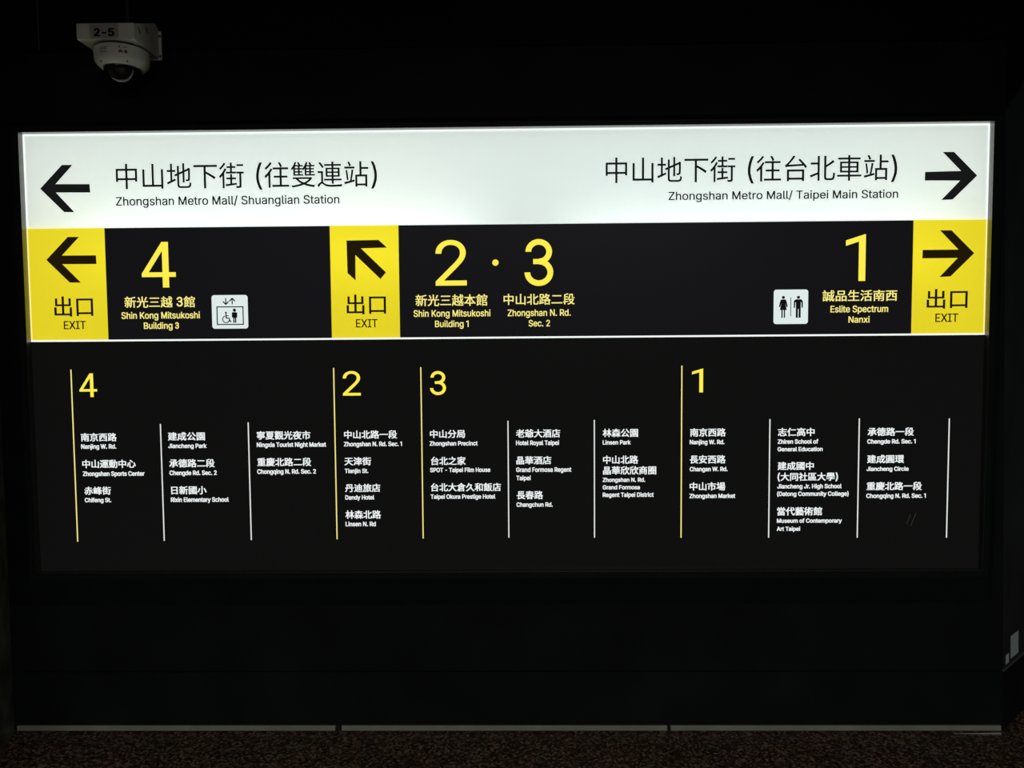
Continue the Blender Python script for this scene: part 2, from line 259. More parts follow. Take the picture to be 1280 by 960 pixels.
# Latin letters and figures: advance, then bezier outlines (thousandths)
GLYPHS = {
    '(': (273, [[89,156,89,207,89,244,93,283,101,324,108,364,119,404,132,441,145,479,160,511,177,539,196,539,216,539,236,539,219,504,204,467,191,428,178,389,168,351,161,313,155,276,151,240,151,207,151,176,154,146,160,115,166,83,176,51,188,16,201,-18,217,-56,236,-96,216,-96,196,-96,177,-96,148,-47,126,3,111,55,97,106]]),
    ')': (273, [[57,-96,37,-96,57,-55,73,-17,86,18,98,53,107,85,113,116,119,147,122,177,122,207,122,240,118,276,112,313,105,351,95,389,82,428,70,467,55,504,37,539,57,539,77,539,97,539,113,511,128,479,142,441,155,404,165,364,173,323,180,283,184,244,184,207,184,156,177,104,161,53,146,2,125,-48,97,-96,77,-96]]),
    '-': (453, [[263,244,337,244,337,226,337,207,337,188,263,188,188,188,114,188,114,207,114,226,114,244,188,244]]),
    '.': (188, [[108,-4,95,-4,83,-4,72,0,63,9,54,18,50,28,50,41,50,54,54,65,63,73,72,82,83,87,95,87,108,87,119,82,128,73,137,65,141,54,141,41,141,28,137,18,128,9,119,0]]),
    '/': (249, [[216,533,235,533,180,330,126,127,71,-76,52,-76,33,-76,14,-76,69,127,124,330,178,533,197,533]]),
    '1': (330, [[148,0,148,0,148,0,212,0,212,0,212,0,212,511,212,511,212,511,200,511,200,511,200,511,24,446,24,446,24,446,24,386,24,386,24,386,148,432,148,432,148,432]]),
    '2': (453, [[172,0,64,0,64,16,64,32,64,47,121,108,177,168,234,229,254,249,270,267,282,282,295,298,304,313,311,327,317,341,320,356,320,371,320,390,316,405,308,419,299,432,288,442,273,449,259,456,242,460,224,460,204,460,187,456,172,447,158,439,147,428,139,413,131,399,127,382,127,362,107,362,86,362,66,362,66,392,72,419,86,442,100,465,119,483,143,496,167,509,194,516,225,516,255,516,282,509,306,497,329,484,348,467,361,445,374,424,381,399,381,372,381,354,378,335,371,318,364,300,353,280,336,259,319,237,296,211,267,180,229,140,191,100,153,60,153,59,153,58,153,57,231,57,310,57,389,57,389,38,389,19,389,0,281,0]]),
    '3': (390, [[102,372,102,372,102,372,104,388,104,388,104,388,109,404,109,404,109,404,118,418,118,418,118,418,130,429,130,429,130,429,144,439,144,439,144,439,160,445,160,445,160,445,177,448,177,448,177,448,195,447,195,447,195,447,211,443,211,443,211,443,227,436,227,436,227,436,240,426,240,426,240,426,251,413,251,413,251,413,259,399,259,399,259,399,263,383,263,383,263,383,264,367,264,367,264,367,261,351,261,351,261,351,254,336,254,336,254,336,244,322,244,322,244,322,232,311,232,311,232,311,217,303,217,303,217,303,200,298,200,298,200,298,183,296,183,296,183,296,183,234,183,234,183,234,213,237,213,237,213,237,242,246,242,246,242,246,269,262,269,262,269,262,291,282,291,282,291,282,309,306,309,306,309,306,320,333,320,333,320,333,326,362,326,362,326,362,325,392,325,392,325,392,317,420,317,420,317,420,303,447,303,447,303,447,284,470,284,470,284,470,260,488,260,488,260,488,233,501,233,501,233,501,203,509,203,509,203,509,173,510,173,510,173,510,143,504,143,504,143,504,114,493,114,493,114,493,89,476,89,476,89,476,69,455,69,455,69,455,53,429,53,429,53,429,43,401,43,401,43,401,40,372,40,372,40,372],[183,234,183,234,183,234,203,232,203,232,203,232,222,226,222,226,222,226,239,216,239,216,239,216,253,204,253,204,253,204,265,188,265,188,265,188,272,171,272,171,272,171,276,152,276,152,276,152,275,133,275,133,275,133,270,115,270,115,270,115,261,98,261,98,261,98,249,84,249,84,249,84,233,72,233,72,233,72,216,64,216,64,216,64,196,59,196,59,196,59,176,58,176,58,176,58,157,62,157,62,157,62,138,69,138,69,138,69,122,79,122,79,122,79,109,93,109,93,109,93,98,109,98,109,98,109,92,127,92,127,92,127,90,146,90,146,90,146,28,146,28,146,28,146,32,114,32,114,32,114,42,84,42,84,42,84,59,56,59,56,59,56,81,33,81,33,81,33,109,14,109,14,109,14,139,2,139,2,139,2,172,-4,172,-4,172,-4,205,-2,205,-2,205,-2,237,5,237,5,237,5,267,20,267,20,267,20,293,40,293,40,293,40,313,65,313,65,313,65,328,94,328,94,328,94,336,125,336,125,336,125,338,157,338,157,338,157,332,188,332,188,332,188,319,218,319,218,319,218,300,244,300,244,300,244,276,266,276,266,276,266,247,282,247,282,247,282,216,293,216,293,216,293,183,296,183,296,183,296],[122,236,122,236,122,236,190,236,190,236,190,236,190,292,190,292,190,292,122,292,122,292,122,292]]),
    '4': (385, [[228,0,228,0,228,0,292,0,292,0,292,0,292,118,292,118,292,118,362,118,362,118,362,118,362,171,362,171,362,171,292,171,292,171,292,171,292,509,292,509,292,509,226,509,226,509,226,509,17,156,17,156,17,156,17,118,17,118,17,118,228,118,228,118,228,118],[228,171,228,171,228,171,87,171,87,171,87,171,217,390,217,390,217,390,228,412,228,412,228,412]]),
    '5': (453, [[254,-7,221,-7,191,-7,164,-1,140,11,116,23,97,39,83,60,69,81,61,104,60,130,81,130,101,130,122,130,124,115,129,101,138,89,147,77,159,67,173,60,188,53,204,50,221,50,242,50,260,55,276,64,292,74,305,87,314,104,323,121,328,141,328,162,328,184,323,204,314,221,304,238,291,252,275,262,258,272,239,277,218,277,201,277,184,274,167,268,151,263,138,255,128,246,108,248,88,250,67,253,77,338,86,423,96,509,186,509,276,509,366,509,366,490,366,471,366,452,294,452,222,452,151,452,145,402,139,352,134,301,135,301,135,301,136,301,147,311,161,319,178,325,194,331,211,334,229,334,253,334,274,329,294,321,313,313,331,301,345,285,359,270,371,252,379,231,387,210,391,188,391,163,391,130,384,101,369,76,354,50,334,30,309,15,283,1]]),
    'A': (480, [[39,0,16,0,78,170,140,339,201,509,226,509,251,509,276,509,338,339,401,170,463,0,440,0,418,0,395,0,359,101,323,202,287,302,281,321,273,344,264,372,255,400,245,435,232,478,236,478,241,478,245,478,233,435,222,399,213,371,204,343,196,320,191,302,155,202,120,101,85,0,62,0],[197,142,110,142,110,161,110,180,110,199,197,199,283,199,370,199,370,180,370,161,370,142,283,142]]),
    'B': (456, [[122,0,60,0,60,170,60,339,60,509,120,509,181,509,241,509,276,509,306,503,329,491,352,479,369,462,381,442,392,422,398,399,398,374,398,352,394,334,387,320,379,306,369,294,356,286,344,277,330,271,315,267,315,265,315,264,315,262,331,261,347,255,363,245,379,235,392,221,402,203,413,185,418,163,418,136,418,111,412,87,400,67,388,46,370,30,344,18,319,6,287,0,247,0,184,0],[125,115,125,57,165,57,205,57,245,57,284,57,313,65,330,80,347,95,355,114,355,137,355,154,351,170,342,184,334,198,321,209,306,218,290,227,271,231,248,231,207,231,166,231,125,231,125,173],[125,341,125,285,162,285,200,285,238,285,257,285,273,289,288,296,303,303,315,313,323,326,332,339,336,355,336,372,336,395,328,414,313,429,297,444,273,452,240,452,202,452,163,452,125,452,125,396]]),
    'C': (510, [[293,-7,267,-7,223,-7,184,4,150,25,116,46,89,76,70,115,50,154,40,201,40,254,40,308,50,354,70,393,89,432,116,462,150,484,184,505,223,516,267,516,293,516,317,512,340,504,363,497,384,486,402,471,420,457,436,439,448,418,460,398,468,374,473,348,451,348,430,348,408,348,404,366,398,381,389,395,381,408,370,419,357,428,345,438,331,444,315,449,300,454,284,456,267,456,236,456,208,448,184,432,159,417,139,394,125,364,111,334,103,297,103,254,103,211,111,175,125,145,140,115,159,92,184,76,209,61,236,53,267,53,284,53,300,55,315,60,331,65,345,71,357,81,370,90,381,101,389,114,398,128,404,143,408,160,430,160,451,160,473,160,469,135,460,111,448,91,436,70,421,52,402,38,384,23,363,12,341,5,318,-3]]),
    'D': (502, [[271,0,219,0,178,0,137,0,96,0,96,19,96,38,96,57,136,57,175,57,215,57,256,57,291,65,318,81,345,97,366,119,379,149,392,179,399,214,399,255,399,296,392,331,379,361,366,390,346,412,320,428,293,444,260,452,221,452,178,452,136,452,93,452,93,471,93,490,93,509,137,509,181,509,225,509,275,509,317,499,353,478,388,458,415,429,433,391,452,353,462,308,462,255,462,202,452,157,433,119,414,81,387,51,351,31,314,10],[103,509,125,509,125,339,125,170,125,0,103,0,82,0,60,0,60,170,60,339,60,509,82,509]]),
    'E': (419, [[165,0,60,0,60,170,60,339,60,509,164,509,268,509,372,509,372,490,372,471,372,452,290,452,207,452,125,452,125,396,125,341,125,286,202,286,278,286,355,286,355,267,355,248,355,229,278,229,202,229,125,229,125,172,125,114,125,57,208,57,292,57,375,57,375,38,375,19,375,0,270,0]]),
    'F': (410, [[82,0,60,0,60,170,60,339,60,509,163,509,266,509,369,509,369,490,369,471,369,452,288,452,206,452,125,452,125,394,125,336,125,278,198,278,272,278,346,278,346,259,346,240,346,221,272,221,198,221,125,221,125,147,125,74,125,0,103,0]]),
    'G': (520, [[309,-7,269,-7,223,-7,184,4,149,25,115,46,88,77,69,116,50,155,40,201,40,254,40,308,50,354,69,393,88,432,115,462,149,484,183,505,221,516,265,516,292,516,317,512,340,504,364,496,385,484,403,469,422,454,437,437,449,416,461,396,470,373,474,349,452,349,430,349,408,349,403,365,396,380,387,393,379,406,368,417,356,427,344,436,330,444,315,448,300,453,283,456,265,456,235,456,208,448,183,432,159,417,139,394,125,364,111,334,103,297,103,254,103,211,111,175,125,145,140,115,159,92,184,76,209,61,237,53,269,53,297,53,323,59,345,71,367,83,384,101,396,123,409,146,415,172,415,202,421,201,428,200,434,199,384,199,333,199,283,199,283,218,283,237,283,256,348,256,413,256,478,256,478,237,478,219,478,200,478,158,469,122,451,91,433,60,408,36,377,19,345,2]]),
    'H': (517, [[82,0,60,0,60,170,60,339,60,509,82,509,103,509,125,509,125,435,125,362,125,289,214,289,303,289,392,289,392,362,392,435,392,509,414,509,435,509,457,509,457,339,457,170,457,0,435,0,414,0,392,0,392,77,392,155,392,232,303,232,214,232,125,232,125,155,125,77,125,0,103,0]]),
    'I': (300, [[111,0,31,0,31,19,31,38,31,57,60,57,89,57,118,57,118,189,118,320,118,452,89,452,60,452,31,452,31,471,31,490,31,509,111,509,190,509,269,509,269,490,269,471,269,452,240,452,212,452,183,452,183,320,183,189,183,57,212,57,240,57,269,57,269,38,269,19,269,0,190,0]]),
    'J': (396, [[230,-7,185,-7,140,-7,104,6,75,33,47,59,33,97,33,145,33,155,33,164,33,173,55,173,76,173,98,173,98,164,98,155,98,145,98,114,106,91,122,74,137,58,159,50,185,50,211,50,232,58,248,74,264,91,272,114,272,145,272,267,272,388,272,509,293,509,315,509,336,509,336,388,336,267,336,145,336,97,322,59,294,33,266,6]]),
    'K': (467, [[146,189,104,145,104,169,104,193,104,216,116,232,128,247,139,261,151,275,162,290,174,303,187,317,199,331,212,344,262,399,313,454,364,509,392,509,420,509,448,509,376,431,304,353,231,276,230,276,229,276,228,276,187,233],[82,0,60,0,60,170,60,339,60,509,82,509,103,509,125,509,125,451,125,392,125,334,124,298,124,261,124,225,124,214,124,204,125,193,125,129,125,64,125,0,103,0],[398,0,372,0,311,86,249,173,188,259,201,276,215,293,228,309,302,206,375,103,449,0,423,0]]),
    'L': (393, [[160,0,60,0,60,170,60,339,60,509,82,509,103,509,125,509,125,358,125,208,125,57,203,57,282,57,361,57,361,38,361,19,361,0,261,0]]),
    'M': (604, [[60,0,60,0,60,0,60,509,60,509,60,509,140,509,140,509,140,509,302,105,302,105,302,105,464,509,464,509,464,509,544,509,544,509,544,509,544,0,544,0,544,0,482,0,482,0,482,0,482,385,482,385,482,385,326,0,326,0,326,0,278,0,278,0,278,0,122,385,122,385,122,385,122,0,122,0,122,0]]),
    'N': (523, [[82,0,60,0,60,170,60,339,60,509,85,509,111,509,136,509,205,400,274,291,343,183,349,174,355,164,363,151,370,138,379,123,388,107,396,90,405,73,414,55,411,55,408,54,405,54,403,72,401,90,401,108,400,126,399,142,399,157,399,172,399,185,399,195,399,300,399,404,399,509,420,509,442,509,463,509,463,339,463,170,463,0,438,0,412,0,387,0,325,97,264,193,202,290,194,303,186,316,177,331,169,345,159,362,148,381,137,400,123,424,108,452,111,453,115,453,119,454,120,428,121,405,122,384,123,362,124,344,124,328,125,312,125,300,125,291,125,194,125,97,125,0,103,0]]),
    'O': (533, [[311,-7,267,-7,223,-7,184,4,150,25,116,46,90,76,70,115,50,154,40,201,40,254,40,308,50,354,70,393,90,432,116,462,150,484,184,505,223,516,267,516,311,516,350,505,384,484,418,462,444,432,464,393,483,354,493,308,493,254,493,201,483,154,464,115,444,76,418,46,384,25,350,4],[236,53,267,53,297,53,325,61,349,76,374,91,394,114,408,144,423,174,430,211,430,254,430,298,423,335,408,365,394,395,374,417,349,433,325,448,297,456,267,456,236,456,209,448,184,433,159,417,140,394,125,364,111,334,103,297,103,254,103,211,111,174,125,144,140,114,159,92,184,76,209,61]]),
    'P': (445, [[82,0,60,0,60,170,60,339,60,509,118,509,177,509,235,509,274,509,307,502,332,487,358,473,377,454,390,430,402,405,409,378,409,348,409,317,402,290,390,265,377,241,358,222,332,207,307,193,274,186,235,186,193,186,151,186,109,186,109,205,109,224,109,242,150,242,191,242,233,242,259,242,281,247,297,256,313,265,325,278,333,294,341,310,344,328,344,348,344,368,341,386,333,402,325,417,313,430,297,439,280,448,259,452,232,452,196,452,160,452,125,452,125,301,125,151,125,0,103,0]]),
    'R': (449, [[82,0,60,0,60,170,60,339,60,509,119,509,177,509,236,509,275,509,307,502,333,489,359,475,378,457,390,433,403,410,409,382,409,352,409,321,403,295,390,271,378,248,359,230,333,217,307,204,275,198,236,198,189,198,143,198,96,198,96,217,96,236,96,255,142,255,188,255,234,255,260,255,281,259,298,267,314,275,326,286,334,300,341,315,345,332,345,352,345,372,341,390,334,405,326,420,314,431,298,440,281,448,259,452,233,452,197,452,161,452,125,452,125,301,125,151,125,0,103,0],[378,0,353,0,312,76,271,153,230,229,254,229,279,229,303,229,344,153,386,76,428,0,403,0]]),
    'S': (447, [[263,-9,224,-9,187,-9,155,-3,128,9,100,21,79,38,64,60,49,82,40,107,38,137,60,137,82,137,104,137,106,117,112,101,123,88,134,75,149,65,166,59,184,52,203,49,224,49,247,49,268,53,286,60,304,68,319,78,329,92,340,105,346,121,346,139,346,155,341,169,332,179,323,189,311,198,296,205,281,211,264,217,245,222,224,228,204,234,184,239,142,251,109,268,86,289,63,311,52,339,52,372,52,401,60,426,75,448,90,469,111,486,138,498,164,510,194,516,227,516,261,516,290,510,316,498,342,486,362,469,377,449,392,428,400,404,401,378,380,378,358,378,337,378,335,403,323,423,302,437,281,451,256,459,225,459,203,459,184,455,167,448,151,441,138,431,129,418,120,406,115,391,115,376,115,358,120,344,131,334,142,323,154,314,169,308,184,302,199,297,212,293,230,289,247,284,264,279,279,275,295,270,312,264,328,257,344,248,359,238,373,227,385,214,395,198,404,181,408,162,408,139,408,111,401,86,386,64,372,41,351,24,323,11,296,-2]]),
    'T': (449, [[85,452,32,452,32,471,32,490,32,509,160,509,288,509,417,509,417,490,417,471,417,452,363,452,310,452,257,452,257,301,257,151,257,0,235,0,214,0,193,0,193,151,193,301,193,452,139,452]]),
    'W': (686, [[180,0,155,0,109,170,63,339,16,509,38,509,60,509,82,509,109,404,136,300,163,196,168,179,172,163,175,145,179,128,183,111,187,94,190,76,194,58,197,40,194,40,192,40,189,40,193,58,196,76,200,94,203,111,207,128,211,145,215,163,220,179,224,196,251,300,279,404,306,509,331,509,355,509,380,509,407,404,434,300,462,196,466,179,470,163,474,145,478,128,482,111,486,94,490,76,494,58,497,40,494,40,491,40,488,40,492,58,495,76,499,94,502,111,506,128,510,145,515,163,519,179,523,196,550,300,576,404,603,509,625,509,647,509,670,509,623,339,577,170,530,0,505,0,480,0,455,0,426,108,397,215,368,323,362,344,357,367,351,391,346,416,341,444,336,475,341,475,345,475,350,475,345,445,340,419,335,395,330,371,324,347,318,323,289,215,260,108,230,0,205,0]]),
    'X': (474, [[43,0,18,0,84,95,151,190,217,284,217,268,217,252,217,236,155,327,92,418,29,509,54,509,79,509,104,509,129,473,153,437,178,400,188,385,197,372,204,361,211,350,217,340,223,329,229,318,236,306,243,292,240,292,236,292,232,292,239,306,246,318,252,329,258,339,264,350,272,361,279,372,288,385,298,400,323,437,348,473,374,509,398,509,422,509,446,509,384,419,321,329,259,239,259,255,259,271,259,287,324,191,390,96,456,0,431,0,406,0,382,0,352,43,322,86,292,129,283,143,275,155,268,165,262,175,256,185,250,195,244,206,238,217,230,231,235,231,240,231,244,231,238,218,231,207,225,196,219,186,213,176,206,166,199,155,191,143,182,129,152,86,122,43,91,0,67,0]]),
    'Z': (438, [[161,0,42,0,42,15,42,31,42,46,119,159,196,272,273,385,284,400,295,415,306,431,318,446,329,461,341,476,343,469,346,461,348,454,327,453,306,453,285,452,264,452,244,452,223,452,162,452,101,452,40,452,40,471,40,490,40,509,159,509,278,509,397,509,397,493,397,477,397,462,321,351,245,240,169,129,158,113,146,97,134,81,122,65,110,49,97,33,95,40,93,47,90,54,111,55,132,56,152,57,173,57,193,57,214,57,276,57,338,57,399,57,399,38,399,19,399,0,280,0]]),
    'a': (389, [[182,-9,160,-9,136,-9,114,-4,94,5,75,14,59,27,48,45,36,62,30,83,30,108,30,130,35,147,43,161,52,175,63,185,78,193,92,201,108,207,125,211,143,215,160,218,178,220,201,223,219,225,234,227,248,228,258,231,265,235,272,239,276,245,276,255,276,255,276,256,276,257,276,272,273,286,267,297,261,308,252,316,240,322,228,328,213,331,196,331,178,331,162,328,149,322,136,317,126,309,118,301,110,292,104,283,100,274,80,280,61,285,41,291,50,314,62,332,79,346,95,360,113,369,133,375,153,381,173,384,194,384,208,384,223,383,239,379,255,376,271,370,286,360,301,351,313,338,322,320,332,303,337,280,337,251,337,168,337,84,337,0,317,0,297,0,277,0,277,17,277,35,277,52,275,52,274,52,272,52,268,43,261,34,252,25,243,15,230,7,215,1,200,-5],[155,45,170,45,193,45,212,50,228,59,243,68,255,79,263,93,271,107,276,122,276,138,276,155,276,173,276,190,273,187,268,184,259,182,251,180,242,178,231,176,221,174,210,172,200,171,190,170,182,169,175,168,161,166,147,163,134,159,121,154,111,148,103,139,96,131,92,119,92,105,92,92,95,81,102,72,109,63,118,57,130,52,142,48]]),
    'c': (396, [[226,-8,207,-8,173,-8,143,0,117,16,91,33,71,56,56,85,41,114,34,149,34,187,34,227,41,262,56,291,71,321,91,343,117,360,143,376,173,384,207,384,226,384,243,382,260,377,276,372,292,365,305,356,319,347,330,335,340,322,350,309,357,294,362,277,342,272,322,267,303,262,300,272,296,281,290,289,285,297,278,305,270,311,262,317,253,322,242,325,232,328,220,330,207,330,182,330,161,323,145,310,129,297,116,280,108,258,100,237,96,213,96,187,96,162,100,139,108,117,116,96,129,79,145,66,161,53,182,46,207,46,220,46,232,48,243,52,253,55,263,60,271,66,279,72,286,80,292,89,297,97,301,107,304,117,324,112,343,107,363,102,358,85,351,70,341,56,332,43,320,31,306,21,293,12,277,4,261,-1,244,-6]]),
    'd': (424, [[219,-8,195,-8,164,-8,136,0,111,16,87,32,68,55,55,84,41,114,34,149,34,189,34,229,41,263,55,293,69,322,88,345,112,361,136,376,164,384,196,384,219,384,238,381,253,373,268,365,279,356,287,346,296,336,302,327,306,319,308,319,309,319,311,319,311,382,311,446,311,509,331,509,351,509,372,509,372,339,372,170,372,0,352,0,332,0,313,0,313,20,313,39,313,59,311,59,309,59,307,59,302,51,295,42,287,31,278,21,267,12,252,4,238,-4],[181,47,205,47,227,47,247,53,263,65,279,77,291,94,299,115,308,136,312,161,312,189,312,217,308,242,300,263,292,284,279,300,263,312,247,324,228,330,205,330,181,330,161,324,145,311,129,299,116,282,108,261,100,240,96,216,96,189,96,162,100,138,109,117,117,95,129,78,145,66,161,53]]),
    'e': (404, [[238,-8,212,-8,175,-8,143,0,117,16,90,33,70,56,56,85,41,114,34,148,34,187,34,226,41,260,55,290,69,319,89,343,115,359,141,376,171,384,205,384,226,384,246,381,266,374,285,367,303,356,319,341,335,326,348,306,357,282,366,258,371,228,371,194,371,186,371,178,371,169,272,169,174,169,75,169,75,187,75,204,75,221,163,221,250,221,338,221,329,215,319,208,310,202,310,227,306,249,298,269,290,288,278,303,263,314,247,325,228,330,205,330,182,330,163,325,146,313,130,302,118,288,109,270,100,251,96,232,96,211,96,200,96,189,96,178,96,150,101,126,110,106,120,87,134,72,151,61,168,51,189,46,212,46,228,46,241,48,254,53,266,57,277,64,285,73,294,82,301,93,306,105,325,101,345,96,365,91,359,71,349,54,335,39,321,24,303,13,283,4,262,-4]]),
    'f': (254, [[154,379,228,379,228,362,228,344,228,327,154,327,80,327,6,327,6,344,6,362,6,379,80,379],[101,0,81,0,81,144,81,288,81,432,81,453,86,471,96,486,106,500,119,511,135,519,152,526,169,530,187,530,201,530,213,529,222,527,232,525,238,523,243,521,238,503,233,486,227,468,224,470,220,471,215,472,210,473,203,474,195,474,176,474,163,469,154,460,146,451,142,437,142,419,142,279,142,140,142,0,121,0]]),
    'g': (425, [[238,-151,207,-151,179,-151,155,-147,134,-140,113,-132,96,-123,82,-110,69,-98,58,-84,51,-69,67,-60,84,-50,101,-41,107,-49,113,-57,122,-66,130,-75,141,-82,154,-88,168,-94,186,-97,207,-97,238,-97,263,-90,282,-75,302,-60,311,-37,311,-6,311,19,311,44,311,68,310,68,308,68,306,68,301,60,295,51,287,41,278,32,267,23,252,16,238,8,219,5,195,5,164,5,137,12,113,27,88,41,69,62,55,90,41,118,34,152,34,191,34,230,41,264,55,293,69,322,88,345,112,361,137,376,165,384,196,384,220,384,239,381,253,373,268,365,280,356,288,346,297,336,303,327,308,319,309,319,311,319,313,319,313,339,313,359,313,379,333,379,353,379,372,379,372,250,372,121,372,-9,372,-42,365,-69,350,-90,335,-111,316,-126,291,-136,266,-146],[181,59,205,59,228,59,248,64,264,75,280,86,292,101,300,121,308,141,312,165,312,193,312,220,308,243,300,264,292,284,280,301,264,312,248,324,228,330,205,330,181,330,161,324,145,312,129,299,117,283,109,262,100,242,96,219,96,193,96,166,100,143,109,123,117,103,129,87,145,76,162,65]]),
    'h': (410, [[114,249,114,227,114,151,114,76,114,0,93,0,73,0,53,0,53,170,53,339,53,509,73,509,93,509,114,509,114,435,114,361,114,287,110,287,106,287,102,287,114,322,131,347,152,362,174,377,199,384,227,384,253,384,276,379,295,369,315,358,330,342,341,321,352,299,357,273,357,240,357,160,357,80,357,0,337,0,316,0,296,0,296,78,296,157,296,235,296,265,288,288,273,304,258,321,237,329,210,329,192,329,175,325,161,317,146,309,135,298,126,283,118,267]]),
    'i': (167, [[73,0,53,0,53,126,53,253,53,379,73,379,93,379,114,379,114,253,114,126,114,0,93,0],[95,443,84,443,72,443,62,447,54,455,45,462,41,472,41,483,41,494,45,504,54,512,62,520,72,524,84,524,95,524,106,520,114,512,122,504,126,494,126,483,126,472,122,462,114,455,106,447]]),
    'j': (167, [[53,243,53,379,73,379,93,379,114,379,114,243,114,106,114,-30,114,-53,110,-73,102,-90,93,-107,81,-120,65,-129,48,-138,28,-143,4,-143,-1,-143,-5,-143,-10,-143,-10,-124,-10,-105,-10,-87,-6,-87,-2,-87,2,-87,20,-87,32,-82,40,-72,49,-62,53,-48,53,-29,53,107],[95,443,83,443,72,443,62,447,53,455,45,462,41,472,41,483,41,494,45,504,53,512,62,520,72,524,83,524,95,524,105,520,114,512,122,504,126,494,126,483,126,472,122,462,114,455,105,447]]),
    'k': (381, [[132,158,110,137,110,162,110,187,110,212,113,212,117,212,121,212,175,268,230,323,284,379,310,379,335,379,360,379,301,319,243,259,184,199,182,199,179,199,177,199,155,178],[73,0,53,0,53,170,53,339,53,509,73,509,93,509,114,509,114,339,114,170,114,0,93,0],[320,0,294,0,245,62,197,124,148,186,162,200,177,214,191,229,252,152,312,76,372,0,346,0]]),
    'l': (189, [[147,-2,139,-2,110,-2,88,5,74,20,60,35,53,57,53,84,53,226,53,367,53,509,73,509,93,509,114,509,114,372,114,235,114,99,114,81,116,69,120,62,125,55,133,52,146,52,152,52,157,52,160,53,164,53,167,54,170,54,173,37,177,20,181,3,175,1,169,0,162,-1,154,-2]]),
    'm': (610, [[73,0,53,0,53,126,53,253,53,379,72,379,92,379,112,379,112,351,112,323,112,295,111,295,109,295,108,295,113,316,121,332,132,346,144,359,157,369,172,376,187,383,203,386,219,386,247,386,270,378,287,361,305,344,316,322,321,295,318,295,315,295,312,295,317,313,325,329,337,343,349,357,364,367,381,375,398,382,416,386,437,386,459,386,479,381,497,372,515,362,530,348,541,328,551,309,557,285,557,255,557,170,557,85,557,0,536,0,516,0,496,0,496,85,496,169,496,254,496,281,488,301,473,313,457,325,439,330,419,330,402,330,387,327,374,320,362,313,352,303,345,290,339,278,335,263,335,247,335,165,335,82,335,0,315,0,295,0,274,0,274,87,274,173,274,260,274,281,267,298,253,311,239,324,221,330,199,330,185,330,171,327,158,320,144,313,134,303,126,289,118,276,114,258,114,238,114,159,114,79,114,0,93,0]]),
    'n': (410, [[114,249,114,227,114,151,114,76,114,0,93,0,73,0,53,0,53,126,53,253,53,379,72,379,92,379,112,379,112,349,112,318,112,287,109,287,106,287,102,287,114,322,131,347,152,362,174,377,199,384,227,384,253,384,276,379,295,369,314,358,330,342,341,321,352,299,357,273,357,240,357,160,357,80,357,0,337,0,316,0,296,0,296,78,296,157,296,235,296,265,288,288,273,304,258,321,237,329,210,329,192,329,175,325,161,317,146,309,135,298,126,283,118,267]]),
    'o': (415, [[242,-8,207,-8,173,-8,143,0,117,16,91,33,71,56,56,85,41,114,34,149,34,187,34,227,41,262,56,291,71,321,91,343,117,360,143,376,173,384,207,384,242,384,273,376,299,360,325,343,345,321,359,291,374,262,381,227,381,187,381,149,374,114,359,85,345,56,325,33,299,16,273,0],[182,46,207,46,233,46,254,53,270,66,287,79,299,96,307,117,315,139,319,162,319,187,319,213,315,236,307,258,299,280,287,297,270,310,254,323,233,330,207,330,182,330,161,323,145,310,129,297,116,280,108,258,100,237,96,213,96,187,96,162,100,139,108,117,116,96,129,79,145,66,161,53]]),
    'p': (424, [[73,-143,53,-143,53,31,53,205,53,379,72,379,92,379,112,379,112,359,112,339,112,319,114,319,116,319,118,319,123,327,129,336,137,346,145,356,157,365,171,373,186,381,205,384,229,384,261,384,289,376,313,361,337,345,356,322,370,293,383,263,390,229,390,189,390,149,383,114,370,84,356,55,337,32,313,16,289,0,261,-8,229,-8,206,-8,187,-4,173,4,158,12,146,21,138,31,130,42,123,51,118,59,117,59,115,59,114,59,114,-8,114,-76,114,-143,93,-143],[197,47,220,47,244,47,263,53,279,66,295,78,308,95,316,117,324,138,328,162,328,189,328,216,324,240,316,261,308,282,296,299,280,311,264,324,244,330,220,330,197,330,177,324,161,312,145,300,133,284,125,263,117,242,113,217,113,189,113,161,117,136,125,115,133,94,146,77,162,65,178,53]]),
    'q': (424, [[372,31,372,-143,351,-143,331,-143,311,-143,311,-76,311,-8,311,59,309,59,308,59,306,59,302,51,295,42,287,31,278,21,267,12,252,4,238,-4,219,-8,195,-8,164,-8,136,0,111,16,87,32,68,55,55,84,41,114,34,149,34,189,34,229,41,263,55,293,69,322,88,345,112,361,136,376,164,384,196,384,219,384,238,381,253,373,268,365,279,356,287,346,296,336,302,327,307,319,309,319,311,319,313,319,313,339,313,359,313,379,332,379,352,379,372,379,372,205],[181,47,205,47,227,47,247,53,263,65,279,77,291,94,299,115,308,136,312,161,312,189,312,217,308,242,300,263,292,284,279,300,263,312,247,324,228,330,205,330,181,330,161,324,145,311,129,299,116,282,108,261,100,240,96,216,96,189,96,162,100,138,109,117,117,95,129,78,145,66,161,53]]),
    'r': (259, [[73,0,53,0,53,126,53,253,53,379,72,379,92,379,112,379,112,360,112,340,112,321,113,321,114,321,115,321,122,340,135,355,152,367,170,379,190,385,213,385,218,385,223,385,229,384,235,384,240,384,243,384,243,363,243,343,243,322,242,323,237,323,230,324,223,325,215,326,207,326,189,326,173,322,159,315,145,307,134,297,126,284,118,270,114,255,114,237,114,158,114,79,114,0,93,0]]),
